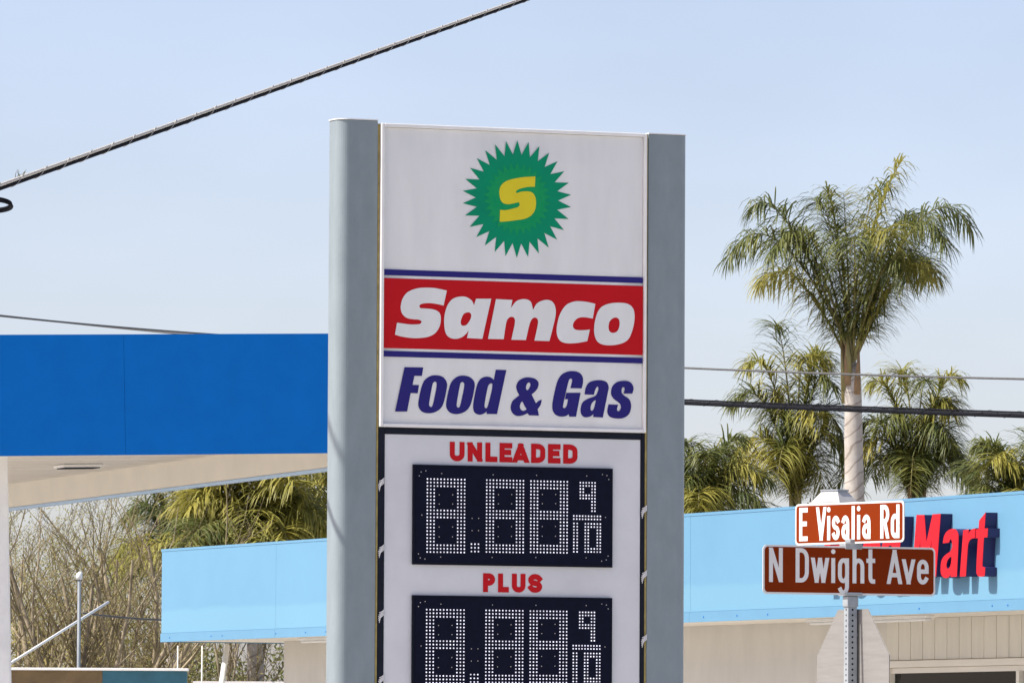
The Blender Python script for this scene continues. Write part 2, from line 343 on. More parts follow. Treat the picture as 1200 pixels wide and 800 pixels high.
# pan-formed face: a sloping margin round a raised middle
px0, px1, pz0, pz1 = ux0+fw+.002, ux1-fw*.7-.002, uz0+fw+.002, uz1-fw-.002
mgx, mgt, mgb, PD = .20, .20, .06, .010
def pan(x, z):
    return .012 - PD
ins = rrect(px0+mgx, px1-mgx, pz0+mgb, pz1-mgt, .055, (1,1,1,1))
fm = MB(); n = len(ins)
fm.add([(x, .012-PD, z) for x, z in ins] + [(px0,.012,pz0),(px1,.012,pz0),(px1,.012,pz1),(px0,.012,pz1)],
       [tuple(range(n))] + [(n+k, n+(k+1)%4, (9*((k+1)%4)+4), *[9*((k+1)%4)+4-j for j in range(1,5)], *[(9*k+8)-j for j in range(0,5)]) for k in range(4)])
fm.build('sign_face', M['face'], sg)
ply = lambda x, z: pan(x, z) - .003
def band(z0, z1, material, name, yoff):
    xs = [px0+.001, px0+mgx, px1-mgx, px1-.001]; m = MB()
    m.add([(x, pan(x, (z0+z1)/2) - yoff, z0) for x in xs] + [(x, pan(x, (z0+z1)/2) - yoff, z1) for x in xs], [(i, i+1, i+5, i+4) for i in range(3)])
    m.build(name, material, sg)
avg = lambda yl, yr: (L(448, yl)[1] + L(756, yr)[1]) / 2
band(avg(321, 333.2), avg(314, 326.4), M['navy'], 'stripe', .003)
band(avg(416.6, 426.8), avg(409.6, 420.4), M['navy'], 'stripe', .003)
band(avg(406.4, 417.2), avg(324.4, 336.4), M['red'], 'red_band', .003)
# starburst
cx, cz = L(605.9, 233.3); br = 69.2 * 52.8 / FPX
flat(MB(), [[(cx + (br if k % 2 == 0 else br*.755)*math.sin(k*math.pi/30), cz + (br if k % 2 == 0 else br*.755)*math.cos(k*math.pi/30)) for k in range(60)]], (), lambda x, z: pan(x, z)-.003).build('starburst', M['green'], sg)
flat(MB(), [[(cx + (br*.62 if k % 2 == 0 else br*.50)*math.sin(k*math.pi/30), cz + (br*.62 if k % 2 == 0 else br*.50)*math.cos(k*math.pi/30)) for k in range(60)]], (), lambda x, z: pan(x, z)-.0045).build('starburst_centre', M['green_in'], sg)
def traced(ox, oy, sca, outer, holes, material, yoff, parent, fr=SF, name='letter', yf=None, plane=0.0):
    cv = lambda pl: [fr.loc(ox + p[0]/sca, oy + p[1]/sca, plane) for p in spline(pl)]
    return flat(MB(), [cv(outer)], [cv(h) for h in holes], yf or (lambda x, z: pan(x, z) - yoff)).build(name, material, parent)
traced(530, 160, 5.333, [(518,250,1),(515,315,1),(480,315),(440,322),(410,332),(397,345),(404,353),(430,345),(470,343),(500,352),(518,380),(522,420),(515,460),(490,495),(450,515),(400,523),(345,530),(295,533,1),(297,458,1),(330,460),(380,450),(410,440),(420,425),(412,412),(395,415),(350,424),(315,415),(297,385),(293,340),(305,305),(335,280),(380,265),(440,255)], [], M['yellow'], .006, sg)
SA = [
 ([(717,302,1),(680,294),(640,287),(590,285),(540,290),(490,310),(460,345),(447,390),(450,425),(465,450),(490,465),(520,470),(548,472),(564,478),(568,487),(560,497),(540,500),(500,500),(460,495),(425,490,1),(413,560,1),(450,571),(510,580),(560,580),(610,572),(650,550),(675,510),(682,465),(675,435),(655,418),(625,410),(590,407),(565,405),(556,396),(562,384),(585,377),(620,376),(660,381),(698,390,1)], []),
 ([(977,350,1),(888,350,1),(876,388,1),(862,360),(830,340),(790,338),(750,352),(720,390),(703,450),(702,510),(712,555),(735,578),(770,585),(805,575),(830,555),(845,535,1),(835,580,1),(925,585,1)], [[(838,430),(815,440),(800,475),(800,500),(815,508),(835,500),(855,470),(860,445),(852,432)]]),
]
for o_, h_ in SA: traced(380, 280, 5, o_, h_, M['face'], .006, sg)
traced(0, 0, 1, [(581,350.4,1),(600.2,351.4,1),(598.4,361,1),(604,353.6),(610,350.8),(617,350.8),(622,354),(624.4,363,1),(629,355.6),(636,352),(643,351.6),(648.4,355),(651,363),(650,374),(643.6,399.6,1),(626,399,1),(630,380),(629.6,374),(626.6,372),(623,374),(620,381),(616,398.4,1),(599,398,1),(603,379),(602.6,373),(599.6,371.2),(596,372.4),(593,378),(590,397.4,1),(571.6,397,1)], [], M['face'], .006, sg)
traced(590, 280, 5, [(537,380,1),(500,371),(455,365),(410,367),(365,388),(330,440),(312,510),(312,560),(330,595),(365,610),(420,610),(460,604),(490,598,1),(505,530,1),(470,534),(430,533),(410,522),(406,500),(420,475),(445,460),(480,459),(522,466,1)], [], M['face'], .006, sg)
traced(590, 280, 5, [(650,374),(720,378),(757,405),(767,455),(758,520),(735,580),(700,608),(640,622),(580,618),(545,595),(530,545),(535,480),(555,420),(590,388)], [[(660,460),(677,475),(678,510),(665,540),(640,550),(620,540),(614,515),(620,485),(637,466)]], M['face'], .006, sg)
FG = [
 (380, [(470,50,1),(580,52,1),(572,102,1),(528,101,1),(517,154,1),(555,155,1),(547,203,1),(506,202,1),(485,310,1),(415,310,1)], []),
 (380, [(640,98),(690,105),(718,140),(715,190),(695,270),(665,305),(620,320),(575,312),(552,280),(555,230),(575,150),(600,115)], [[(650,135),(658,145),(655,180),(637,265),(627,283),(615,275),(616,250),(632,160),(640,140)]]),
 (380, [(800,100),(850,107),(880,140),(876,195),(856,272),(825,310),(780,325),(738,317),(715,285),(718,235),(737,155),(762,118)], [[(812,138),(820,150),(816,185),(798,268),(788,287),(777,280),(777,255),(793,165),(800,142)]]),
 (380, [(1005,65,1),(1067,67,1),(1012,325,1),(950,324,1),(952,310,1),(930,324),(905,328),(880,315),(872,285),(878,230),(895,155),(915,120),(945,106),(975,110),(993,125,1)], [[(977,145),(985,152),(980,190),(960,270),(950,290),(940,285),(940,260),(955,180),(963,155)]]),
 (590, [(150,110),(185,118),(205,140),(202,168),(188,190),(165,210,1),(190,262,1),(205,248,1),(224,240,1),(218,270),(200,296,1),(208,334,1),(150,332,1),(140,320,1),(110,333),(75,335),(50,315),(42,285),(52,250),(80,225),(93,215,1),(80,190),(75,160),(90,130),(120,113)], [[(150,140),(158,152),(152,170),(142,184),(133,180),(132,165),(138,148)],[(110,252),(122,275),(134,296),(120,305),(105,302),(96,285),(99,265)]]),
 (590, [(458,175,1),(392,173,1),(402,130),(398,118),(388,120),(378,145),(350,270),(352,288),(362,288),(372,270),(378,238,1),(360,238,1),(368,200,1),(452,200,1),(425,340,1),(385,340,1),(382,326,1),(360,338),(325,338),(298,322),(286,290),(290,240),(312,145),(335,100),(365,80),(400,73),(440,80),(463,105),(466,140)], []),
 (590, [(475,210,1),(482,170),(505,138),(555,126),(600,135),(616,165),(610,205),(582,345,1),(525,342,1),(527,325,1),(505,340),(475,343),(455,325),(452,290),(465,255),(495,235),(530,222),(545,210),(556,180),(553,165),(545,168),(535,190),(530,212,1)], [[(540,245),(530,290),(520,305),(511,300),(511,280),(520,258)]]),
 (590, [(755,205,1),(762,170),(745,140),(710,130),(665,138),(637,165),(630,205),(645,235),(680,262),(688,285),(680,305),(670,308),(665,295),(672,270,1),(615,268,1),(608,310),(620,338),(655,350),(700,348),(735,325),(748,280),(738,240),(705,215),(692,195),(695,172),(706,168),(710,180),(703,205,1)], []),
]
for ox, o_, h_ in FG: traced(ox, 420, 5, o_, h_, M['navy'], .003, sg)
# lower cabinet: dark frame, laced white panel
lz1 = uz0 - .004; fd = .05
pl0, pl1 = L(451.3, 600)[0], L(750.8, 600)[0]; ptop = (L(452, 508.5)[1] + L(751, 515)[1]) / 2
MB().box(ux0, ux1, .061, .22, .9, lz1-.003).build('cabinet', M['dark'], sg)
MB().box(ux0, pl0-.004, .004, .059, .9, lz1).build('frame_rail', M['dark'], sg, bevel=.003)
MB().box(pl1+.004, ux1, .004, .059, .9, lz1).build('frame_rail', M['dark'], sg, bevel=.003)
MB().box(pl0-.003, pl1+.003, .004, .059, ptop+.002, lz1).build('frame_rail', M['dark'], sg, bevel=.003)
MB().box(pl0, pl1, .012, .05, 1.0, ptop).build('banner_panel', M['banner'], sg)
random.seed(3)
for (pxs, pys, sd) in ((446.5, (565, 643, 719, 795), -1), (754.5, (597, 673, 748), 1)):
    for py in pys:
        x, z = L(pxs, py); m = MB()
        for k in range(6):
            q = (k-2.5)*.0085; m.tube([(x-.022+abs(q)*.4, -.002, z-.026+q*1.6), (x+q*.3, -.006, z-.004+q), (x+.022, -.003, z+.014+q*.8)], .0034 if k % 2 else .0024, 4)
        m.build('lacing_tie', M['tie'], sg)
for nm in (('UNLEADED', [(526.6,544),(547.6,564.6),(568.4,582.6),(585,600),(600.4,619.4),(622,638.6),(641.8,656.6),(659.6,676.4)], 517.5, 540.3, 520.5, 543.0),
           ('PLUS', [(566.4,580.6),(584,596.8),(600.2,616.2),(619.2,635.8)], 670.4, 692.6, 673, 695)):
    w_, xs, t0, b0, t1, b1 = nm
    zb = (L(xs[0][0], b0, .01)[1] + L(xs[-1][1], b1, .01)[1]) / 2; z1 = (L(xs[0][0], t0, .01)[1] + L(xs[-1][1], t1, .01)[1]) / 2
    text(SF, [(c, L(a, 600, .01)[0], L(b, 600, .01)[0]) for c, (a, b) in zip(w_, xs)], zb, z1 - zb, .0375, .009, M['redtext'], sg)
# price displays
bx0, bx1 = L(483.6, 600)[0], L(717.2, 600)[0]
def display(z0, z1, lab):
    d = MB().box(bx0, bx1, -.012, .011, z0, z1).build('price_display', M['shell'], sg); d['label'] = lab
    W, Hh = bx1 - bx0, z1 - z0
    MB().box(bx0+.018, bx1-.018, -.016, -.0125, z0+.018, z1-.018).build('display_board', M['board'], d)
    X = lambda q: bx0 + (q - 61) / 1078 * W
    Z = lambda q, xq: z1 - (q - 63 - 25 * (xq - 61) / 1078) / 540 * Hh
    def dots(pts, r, material, name):
        m = MB()
        for x, z in pts:
            k = 8; m.add([(x + r*math.cos(2*math.pi*i/k), -.018, z + r*math.sin(2*math.pi*i/k)) for i in range(k)] + [(x, -.0215, z)], [(i, (i+1) % k, k) for i in range(k)])
        o = m.build(name, material, d, True); o['kind'] = 'stuff'
    def grid(x0, x1, y0, y1, nc, nr, on, name='digit'):
        pts = [(X(x0 + (x1-x0)*c/(nc-1)), Z(y0 + (y1-y0)*r_/(nr-1), x0)) for c in range(nc) for r_ in range(nr) if on(c, r_)]
        dots(pts, .0056, M['led'], name)
    eight = lambda c, r_: c < 3 or c > 8 or r_ < 3 or r_ > 18 or r_ in (9, 10, 11)
    grid(134, 334, 142, 536, 12, 22, eight); grid(453, 651, 149, 538, 12, 22, eight); grid(692, 889, 155, 541, 12, 22, eight)
    grid(372, 410, 495, 535, 3, 3, lambda c, r_: True, 'decimal_point')
    grid(960, 1040, 164, 318, 6, 10, lambda c, r_: (r_ < 6 and (c < 2 or c > 3 or r_ < 2 or r_ > 3)) or c > 3)
    grid(925, 1070, 345, 362, 10, 2, lambda c, r_: True, 'fraction_bar')
    grid(926, 944, 386, 540, 2, 10, lambda c, r_: True); grid(988, 1070, 388, 541, 6, 10, lambda c, r_: c < 2 or c > 3 or r_ < 2 or r_ > 7)
    ex = []
    for cx_, cy_, sx, sy in ((90,100,1,1),(1115,122,-1,1),(88,572,1,-1),(1113,590,-1,-1)):
        ex += [(cx_, cy_+sy*25), (cx_+sx*10, cy_+sy*4), (cx_+sx*35, cy_-sy*5+sy*3)]
    ex += [(210,113),(487,120),(722,124),(995,128),(105,337),(1098,354),(207,564),(484,568),(720,570),(993,574)]
    for x0 in (234, 552, 790):
        ex += [(x0+sx*36, y) for sx in (-1, 1) for y in (228, 278, 402, 455)]
    ex += [(375,356),(410,356),(375,422),(410,422)]
    dots([(X(a), Z(b, a)) for a, b in ex], .0038, M['dim'], 'board_screws')
av2 = lambda yl, yr: (L(483.6, yl)[1] + L(717, yr)[1]) / 2
display(av2(660.8, 664.8), av2(543.7, 549), 'upper display under the word UNLEADED')
hh = av2(543.7, 549) - av2(660.8, 664.8); zt2 = av2(695.2, 701.8)
display(zt2 - hh, zt2, 'lower display under the word PLUS')

# ================================================================== GAS CANOPY
cd = 71.0; cp = P(543, 529.5, cd)
CF = Frame((cp.x, cp.y, cp.z), R(18), -.026); cn = CF.empty('fuel_canopy')
tag(cn, 'royal blue filling station canopy with cream underside left of the price sign', 'canopy')
CH = 139.5 * cd / FPX; seam = CF.loc(145, 460)[0]; pw = 2.44
xs = [0]; x = seam + 0 * pw
xs = sorted([0.0] + [seam + k * pw for k in range(-1, 3) if seam + k * pw < -.3])
for a, b in zip(xs[:-1], xs[1:]):
    MB().box(a+.0012, b-.0012, -.03, 0, 0, CH).build('fascia_panel', M['blue'], cn)
xL = xs[0]
for k in range(10):
    MB().box(.002, .03, k*2.44+.002, (k+1)*2.44-.002, .03, CH).build('fascia_panel', M['blue'], cn)
MB().box(xL, 0, .002, .08, .012, CH-.02).build('fascia_backing', M['cream'], cn)
MB().box(-.10, 0, .081, 24.4, .012, CH-.02).build('fascia_backing', M['cream'], cn)
MB().box(-.03, .035, .05, 24.4, -.02, .010).build('fascia_lip', M['lip'], cn)
nd = 52
for k in range(nd):
    y0 = .1 + k * .465; MB().box(xL, -.101, y0+.006, y0+.461, .27 + (k % 2)*.002, .33).build('deck_pan', M['soffit'], cn)
MB().box(xL, -.05, .09, 24.4, .34, .36).build('deck_top', M['roof'], cn)
cx1, cy1 = CF.loc(11, 600, .9)[0], .9
MB().prism(rrect(cx1-.45, cx1, cy1, cy1+.45, .03, (1,1,1,1)), -cp.z - .3, .268).build('column', M['white_trim'], cn)
lx, ly = CF.locz(92, 545, .26)
MB().box(lx-.22, lx+.22, ly-.2, ly+.2, .235, .268).build('canopy_light', M['white_trim'], cn, bevel=.01)
MB().box(lx-.19, lx+.19, ly-.17, ly+.17, .225, .234).build('light_lens', M['shell'], cn)

# ================================================================== STORE
TF = Frame((P(191, 700, 103.7).x, 103.7, 0), R(-66.2)); st = TF.empty('store_building')
tag(st, 'low beige store with pale blue fascia behind the price sign', 'store')
T = TF.loc
Zb = (T(193, 755)[1] + T(802, 727)[1] + T(1195, 712.7)[1]) / 3; Zt = (T(193, 646)[1] + T(802, 600.5)[1] + T(1195, 573)[1]) / 3
FL = 34.0; s1 = T(325, 690)[0]; s2 = T(811, 660)[0]; sp_ = (s2 - s1) / 3
xs = [0.0] + [v for v in (s1 + k * sp_ for k in range(-1, 12)) if .5 < v < FL - 1] + [FL]
TRIM = .12
for a, b in zip(xs[:-1], xs[1:]):
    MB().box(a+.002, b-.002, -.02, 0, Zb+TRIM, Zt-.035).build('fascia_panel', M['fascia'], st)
    MB().box(a+.002, b-.002, -.035, 0, Zb, Zb+TRIM-.003).build('fascia_trim', M['fascia_trim'], st)
for k in range(28):
    x = .35 + k*1.18 + .45*math.sin(k*2.3); MB().tube([(x, -.0355, Zb+.055), (x, -.042, Zb+.055)], [.011, .007], 6).build('rivet', M['blue'], st)
MB().box(-.02, FL, -.024, .25, Zt-.033, Zt).build('parapet_cap', M['fascia_trim'], st)
MB().box(.0, FL, .002, .20, Zb+.012, Zt-.036).build('parapet', M['fascia_trim'], st)
BD = 15.0; OH, SH = 1.3, 1.15
MB().box(-.018, -.002, .002, BD, Zb, Zt-.036).build('side_fascia', M['fascia_trim'], st)
MB().box(.0, FL, .201, BD, Zb+.012, Zb+.06).build('soffit', M['cream'], st)
MB().box(.0, FL, .201, BD, Zb+.45, Zb+.55).build('roof', M['roof'], st)
wx = lambda px, py: TF.loc(px, py, OH)
px_s = wx(1041, 750)[0]; wz1 = (wx(1060, 783)[1] + wx(1190, 778)[1]) / 2; wx0 = wx(1045, 790)[0]; wxm = wx(1192.5, 790)[0]
wlen = wxm - wx0; wxe = wx0 + 2 * wlen; sill = .75
MB().box(SH, wx0-.05, OH, OH+.15, 0, Zb+.011).build('wall', M['stucco'], st)
MB().box(SH, SH+.15, OH+.151, BD-.5, 0, Zb+.011).build('wall', M['stucco'], st)
MB().box(SH+.151, FL-.3, BD-.65, BD-.5, 0, Zb+.011).build('wall', M['stucco'], st)
MB().box(FL-.45, FL-.3, OH+.151, BD-.651, 0, Zb+.011).build('wall', M['stucco'], st)
MB().box(wx0-.049, wxe+.05, OH+.03, OH+.15, wz1+.001, Zb+.011).build('wall', M['stucco'], st)
MB().box(wx0-.049, wxe+.05, OH, OH+.15, 0, sill-.05).build('wall', M['stucco'], st)
MB().box(wxe+.051, FL-.451, OH, OH+.15, 0, Zb+.011).build('wall', M['stucco'], st)
pwid = (wx(1200, 750)[0] - px_s) / 11.05; k = 0; x = px_s
while x < wxe + .05:
    MB().box(x+.006, x+pwid-.006, OH-.022, OH+.0299 if x > wx0-.04 else OH-.002, wz1+.085, Zb+.010).build('siding_plank', M['plank'], st, bevel=.004); x += pwid
MB().box(px_s, wxe+.06, OH-.045, OH+.029 if False else OH-.003, wz1+.003, wz1+.08).build('window_head', M['cream'], st, bevel=.006)
win = MB().box(wx0-.048, wx0+.0, OH-.03, OH+.10, sill-.049, wz1).build('window', M['cream'], st)
MB().box(wxm, wxm+.07, OH-.02, OH+.10, sill-.049, wz1-.061).build('mullion', M['cream'], win)
MB().box(wx0+.001, wxe, OH-.0, OH+.10, wz1-.06, wz1-.001).build('window_rail', M['cream'], win)
MB().box(wx0+.002, wxm-.002, OH+.04, OH+.048, sill, wz1-.062).build('pane', M['glass'], win)
MB().box(wxm+.072, wxe-.002, OH+.04, OH+.048, sill, wz1-.062).build('pane', M['glass'], win)
M['inside'] = mat('dim_interior', (.03, .026, .022), .8, .4, 2)
MB().box(SH+.4, FL-1, OH+3.2, OH+3.3, 0, Zb).build('interior_partition', M['inside'], st)
MB().box(SH+.4, FL-1, OH+.3, OH+3.19, 2.95, 3.0).build('interior_ceiling', M['inside'], st)
# rooftop vent
a = P(978, 592, 92); 
VF = Frame((a.x, a.y, 0), R(-40)); vt = VF.empty('roof_vent'); tag(vt, 'grey tapered metal vent on the store roof above the orange street sign', 'vent')
sv = 92 / FPX; vz = P(966, 588, 92).z
vb = MB(); w0, w1, d0 = .21, .12, .18; zt_ = P(966, 575.5, 92).z
vb.add([(-w0,-d0,vz),(w0,-d0,vz),(w0,d0,vz),(-w0,d0,vz),(-w1,-d0*.55,zt_),(w1,-d0*.55,zt_),(w1,d0*.55,zt_),(-w1,d0*.55,zt_)], [(0,1,5,4),(1,2,6,5),(2,3,7,6),(3,0,4,7),(4,5,6,7)]).build('hood', M['ventmetal'], vt)
MB().box(-w0-.02, w0+.02, -d0-.02, d0+.02, Zb+.55, vz-.001).build('curb', M['ventmetal'], vt)
MB().box(-w1-.012, w1+.012, -d0*.55-.012, d0*.55+.012, zt_+.001, zt_+.022).build('cap', M['galv'], vt)
# fluorescent fittings under the soffit
for (p0, p1, yoff, lab) in ((950, 1090, .55, 'long fluorescent strip light under the fascia behind the stop sign'), (354, 420, .55, 'strip light under the fascia between the wall corner and the price sign')):
    x0 = TF.loc(p0, 735, yoff)[0]; x1 = TF.loc(p1, 735, yoff)[0]
    c0 = TF.o + TF.R @ Vector((x0, yoff, Zb - .03)); f = Frame((c0.x, c0.y, c0.z), TF.yaw); e = f.empty('strip_light'); tag(e, lab, 'light', 'strip lights under the store eave')
    MB().box(0, x1-x0, -.06, .06, .005, .04).build('housing', M['white_trim'], e, bevel=.004)
    MB().box(.04, x1-x0-.04, -.04, .04, -.025, .0045).build('diffuser', M['face'], e, bevel=.012)

# ---- raised channel letters
cf = TF.empty('channel_letter_sign'); tag(cf, 'raised red channel letters with navy sides on the pale blue fascia', 'sign')
LD = .142; LP = -.021 - LD
def chan(add, sub):
    r_ = flat(MB(), add, sub, LP + .004, LD - .004).build('letter', M['return'], cf)
    flat(MB(), add, sub, LP, .003).build('letter_face', M['letterface'], r_)
cvm = lambda pl: [TF.loc(1050 + p[0]/5.333, 580 + p[1]/5.333, LP) for p in spline(pl, 4)]
chan([cvm([(128,122,1),(177,122,1),(190,290,1),(228,118,1),(279,115,1),(250,508,1),(207,510,1),(224,275,1),(183,512,1),(158,512,1),(150,270,1),(137,514,1),(98,516,1)])], [])
chan([cvm([(292,300,1),(300,255),(318,225),(345,210),(372,213),(388,240),(390,290),(380,508,1),(342,510,1),(341,495,1),(325,514),(300,514),(283,495),(278,455),(285,405),(305,375),(338,350),(350,320),(348,285),(340,275),(330,295,1)])],
     [cvm([(345,385),(325,400),(315,430),(318,455),(330,455),(342,430)])])
chan([cvm([(420,218,1),(455,212,1),(452,240,1),(470,215),(497,205,1),(492,268,1),(470,272),(452,300),(446,360),(436,506,1),(398,508,1)])], [])
chan([cvm([(560,107,1),(553,207,1),(574,205,1),(571,262,1),(549,264,1),(540,420),(542,445),(557,450,1),(554,503,1),(530,508),(508,498),(502,455),(512,268,1),(497,268,1),(500,212,1),(516,210,1),(519,158,1)])], [])
# FOOD half of the name, mostly behind the road signs
zb0 = TF.loc(1100, 676, LP)[1]; zb1 = TF.loc(1080, 603.3, LP)[1]; hl = zb1 - zb0; xm = TF.loc(1071, 640, LP)[0]
fx = lambda p: TF.loc(p, 660, LP)[0]
def slant(pl, x0): return [(x0 + p[0]*hl + p[1]*hl*.15, zb0 + p[1]*hl) for p in pl]
ell = lambda cx, cz, rx, rz, n=24: [(cx + rx*math.cos(2*math.pi*i/n), cz + rz*math.sin(2*math.pi*i/n)) for i in range(n)]
chan([slant([(0,0),(.22,0),(.22,.4),(.56,.4),(.56,.6),(.22,.6),(.22,.8),(.64,.8),(.64,1),(0,1)], fx(963))], [])
for pc in (995.5, 1018.5): chan([slant(ell(0,.37,.36,.38), fx(pc))], [slant(ell(0,.37,.12,.18), fx(pc))])
chan([slant(ell(0,.37,.36,.38), fx(1041)), slant([(.12,0),(.34,0),(.34,1),(.12,1)], fx(1041))], [slant(ell(-.02,.37,.12,.18), fx(1041))])

# ================================================================== STREET SIGN POST
dp = 36.0; a = P(996.5, 760, dp)
def zpx(px, py, d=dp): return P(px, py, d).z
PF = Frame((a.x, a.y, .13), R(24)); post = PF.empty('street_sign_post')
tag(post, 'perforated square steel post with two brown street name signs on top', 'street sign')
hw = .0225; ptop_z = zpx(996, 641) - .13
# perforated tube: four walls with real holes
def perf_wall(name, ang):
    m = MB(); pitch = .0254; z = ptop_z; r = .0055
    zlow = .55
    while z - pitch > zlow:
        zc = z - pitch/2; n = 8
        hole = [(r*math.cos(2*math.pi*i/n + math.pi/8), zc + r*math.sin(2*math.pi*i/n + math.pi/8)) for i in range(n)]
        flat(m, [[(-hw, z-pitch), (hw, z-pitch), (hw, z), (-hw, z)]], [hole], -hw); z -= pitch
    m.add([(-hw,-hw,-.3),(hw,-hw,-.3),(hw,-hw,z),(-hw,-hw,z)], [(0,1,2,3)])
    Rm = Matrix.Rotation(ang, 3, 'Z'); m.v = [tuple(Rm @ Vector(v)) for v in m.v]
    return m.build(name, M['galv'], post)
for k in range(4): perf_wall('post_wall', k * math.pi/2)
MB().box(-hw+.004, hw-.004, -hw+.004, hw-.004, -.3, ptop_z-.01).build('post_core', M['dark'], post)
def plate(yaw_rel, px0, px1, z0, z1, word, caps, capb, sw, lab, yoff):
    e = bpy.data.objects.new('name_plate', None)
    f = Frame(PF.o, PF.yaw + yaw_rel); Rm = Matrix.Rotation(yaw_rel, 3, 'Z')
    x0 = f.loc(px0, 660, -yoff)[0]; x1 = f.loc(px1, 660, -yoff)[0]
    rot = lambda m: (setattr(m, 'v', [tuple(Rm @ Vector(v)) for v in m.v]), m)[1]
    def rr(i, rad):
        return [(p[0], p[1]) for p in rrect(x0+i, x1-i, z0+i, z1-i, rad, (1,1,1,1))]
    o = rot(flat(MB(), [rr(0, .022)], (), -yoff, .004)).build('name_plate', M['sheetwhite'], post); o['label'] = lab
    rot(flat(MB(), [rr(.009, .017)], (), -yoff-.001)).build('brown_field', M['brown'], o)
    rot(flat(MB(), [rr(0, .022)], (), -yoff+.0045, .0005)).build('plate_back', M['galvback'], o)
    zt_ = f.loc(995.5, caps, -yoff)[1]; zb_ = f.loc(995.5, capb, -yoff)[1]
    for ch, a, b in word:
        xa = f.loc(a, 660, -yoff)[0]; xb = f.loc(b, 660, -yoff)[0]; add, sub = glyph(ch, xb-xa, zt_-zb_, sw)
        mv = lambda pl: [(p[0]+xa, p[1]+zb_) for p in pl]
        rot(flat(MB(), [mv(p) for p in add], [mv(p) for p in sub], -yoff-.002)).build('letter', M['sheetwhite'], o)
    return o
Q = lambda v: 880 + v/5.335
z_ = lambda px, py: zpx(px, py) - .13
plate(0, 894, 1096, z_(995, 697), z_(995, 639.8), [(c, Q(a), Q(b)) for c, a, b in (('N',112,198),('D',278,361),('w',375,487),('i',501,526),('g',543,612),('h',634,708),('t',720,776),('A',848,945),('v',943,1026),('e',1037,1110))], 642.8, 683.0, .0205, 'shaded brown plate reading N Dwight Ave', .03)
plate(R(-76), 931.8, 1059.2, z_(995, 636.6), z_(995, 588.2), [(c, Q(a), Q(b)) for c, a, b in (('E',303,356),('V',408,473),('i',477,498),('s',508,556),('a',567,616),('l',629,652),('i',664,685),('a',697,749),('R',810,866),('d',876,930))], 592.6, 632.0, .0225, 'sunlit orange-brown plate reading E Visalia Rd', .003)
br_ = MB().box(-.045, .045, -.036, .03, z_(995, 643.5), z_(995, 636)).build('cross_bracket', M['galv'], post, bevel=.004)
MB().box(-.02, .03, -.034, .02, z_(995, 635.9), z_(995, 631.5)).build('bracket_clip', M['galv'], br_, bevel=.004)
cb = MB().box(-.044, .044, -.042, .042, z_(995, 697.8), z_(995, 694)).build('post_bracket', M['galv'], post, bevel=.003)
MB().box(-.029, .029, -.029, .029, z_(995, 711), z_(995, 697.9)).build('bracket_collar', M['galv'], cb, bevel=.006)
# stop sign, seen from behind, on the far side of the same post
yaw_s = R(-61); fs_ = Frame(PF.o, yaw_s); oz1 = z_(998, 713.3); Wd = .735; oc = oz1 - Wd/2
xc_ = (fs_.loc(956.5, 780, .03)[0] + fs_.loc(1041, 780, .03)[0]) / 2; Wx = fs_.loc(1041, 780, .03)[0] - fs_.loc(956.5, 780, .03)[0]
oct_ = [(xc_ + Wx/2/math.cos(R(22.5))*math.cos(R(22.5+45*i)), oc + Wd/2/math.cos(R(22.5))*math.sin(R(22.5+45*i))) for i in range(8)]
Rm = Matrix.Rotation(yaw_s - PF.yaw, 3, 'Z')
so_ = Frame(PF.o, yaw_s).empty('stop_sign'); tag(so_, 'pale bare metal back of an octagonal stop sign behind the perforated post', 'stop sign')
flat(MB(), [oct_], (), .034, .003).build('sign_back', M['galvback'], so_)
inner = lambda s_: [(xc_ + (x - xc_)*s_, oc + (z - oc)*s_) for x, z in oct_]
m = flat(MB(), [inner(1)], (), .038); m.f = [f[::-1] for f in m.f]; m.build('white_border', M['sheetwhite'], so_)
m = flat(MB(), [inner(.95)], (), .0385); m.f = [f[::-1] for f in m.f]; m.build('red_field', M['red'], so_)
for zz in (oc + .25, oc - .25):
    MB().tube([(0, .030, zz), (0, .036, zz)], .012, 8).build('bolt', M['galv'], so_)

# ================================================================== OVERHEAD CABLES
def cline(p0, d0, p1, d1, ext0, ext1, sag=0, n=40):
    """straight span through two sightings, extended at both ends"""
    A, B = P(*p0, d0), P(*p1, d1); out = []
    for i in range(n + 1):
        t = -ext0 + (1 + ext0 + ext1) * i / n; q = A.lerp(B, t); q.z += sag * (t - .0) * (t - 1); out.append(q)
    return out
CD0, CD1 = 50.05, 65.0
def bundle(pts, rc, rs, pitch, name, lab, strandmat, lash=True):
    e = bpy.data.objects.new(name, None); COL.objects.link(e); e.location = pts[0]; tag(e, lab, 'cable')
    q = [p - pts[0] for p in pts]
    MB().tube([p - Vector((0, 0, rs)) for p in q], rc, 10).build('cable', M['cable'], e, True)
    MB().tube([p + Vector((0, 0, rc)) for p in q], rs, 8).build('messenger_strand', strandmat, e, True)
    if lash:
        tot = sum((q[i+1]-q[i]).length for i in range(len(q)-1)); ns = int(tot / pitch * 8); h = []
        for i in range(ns + 1):
            t = i / ns * (len(q) - 1); k = min(int(t), len(q) - 2); p = q[k].lerp(q[k+1], t - k)
            dr = (q[k+1]-q[k]).normalized(); sd = dr.cross(Vector((0,0,1))).normalized(); up = sd.cross(dr); an = i / 8 * 2 * math.pi
            h.append(p + sd * math.cos(an) * (rc + .003) + up * math.sin(an) * (rc + rs + .004))
        MB().tube(h, .0022, 4).build('lashing_wire', strandmat, e)
    return e
bundle(cline((0, 219), CD0, (610, 1), CD1, 2.2, 1.5, 0), .0125, .0120, .55, 'lashed_cable', 'weathered lashed cable rising steeply across the sky at upper left', M['strand'])
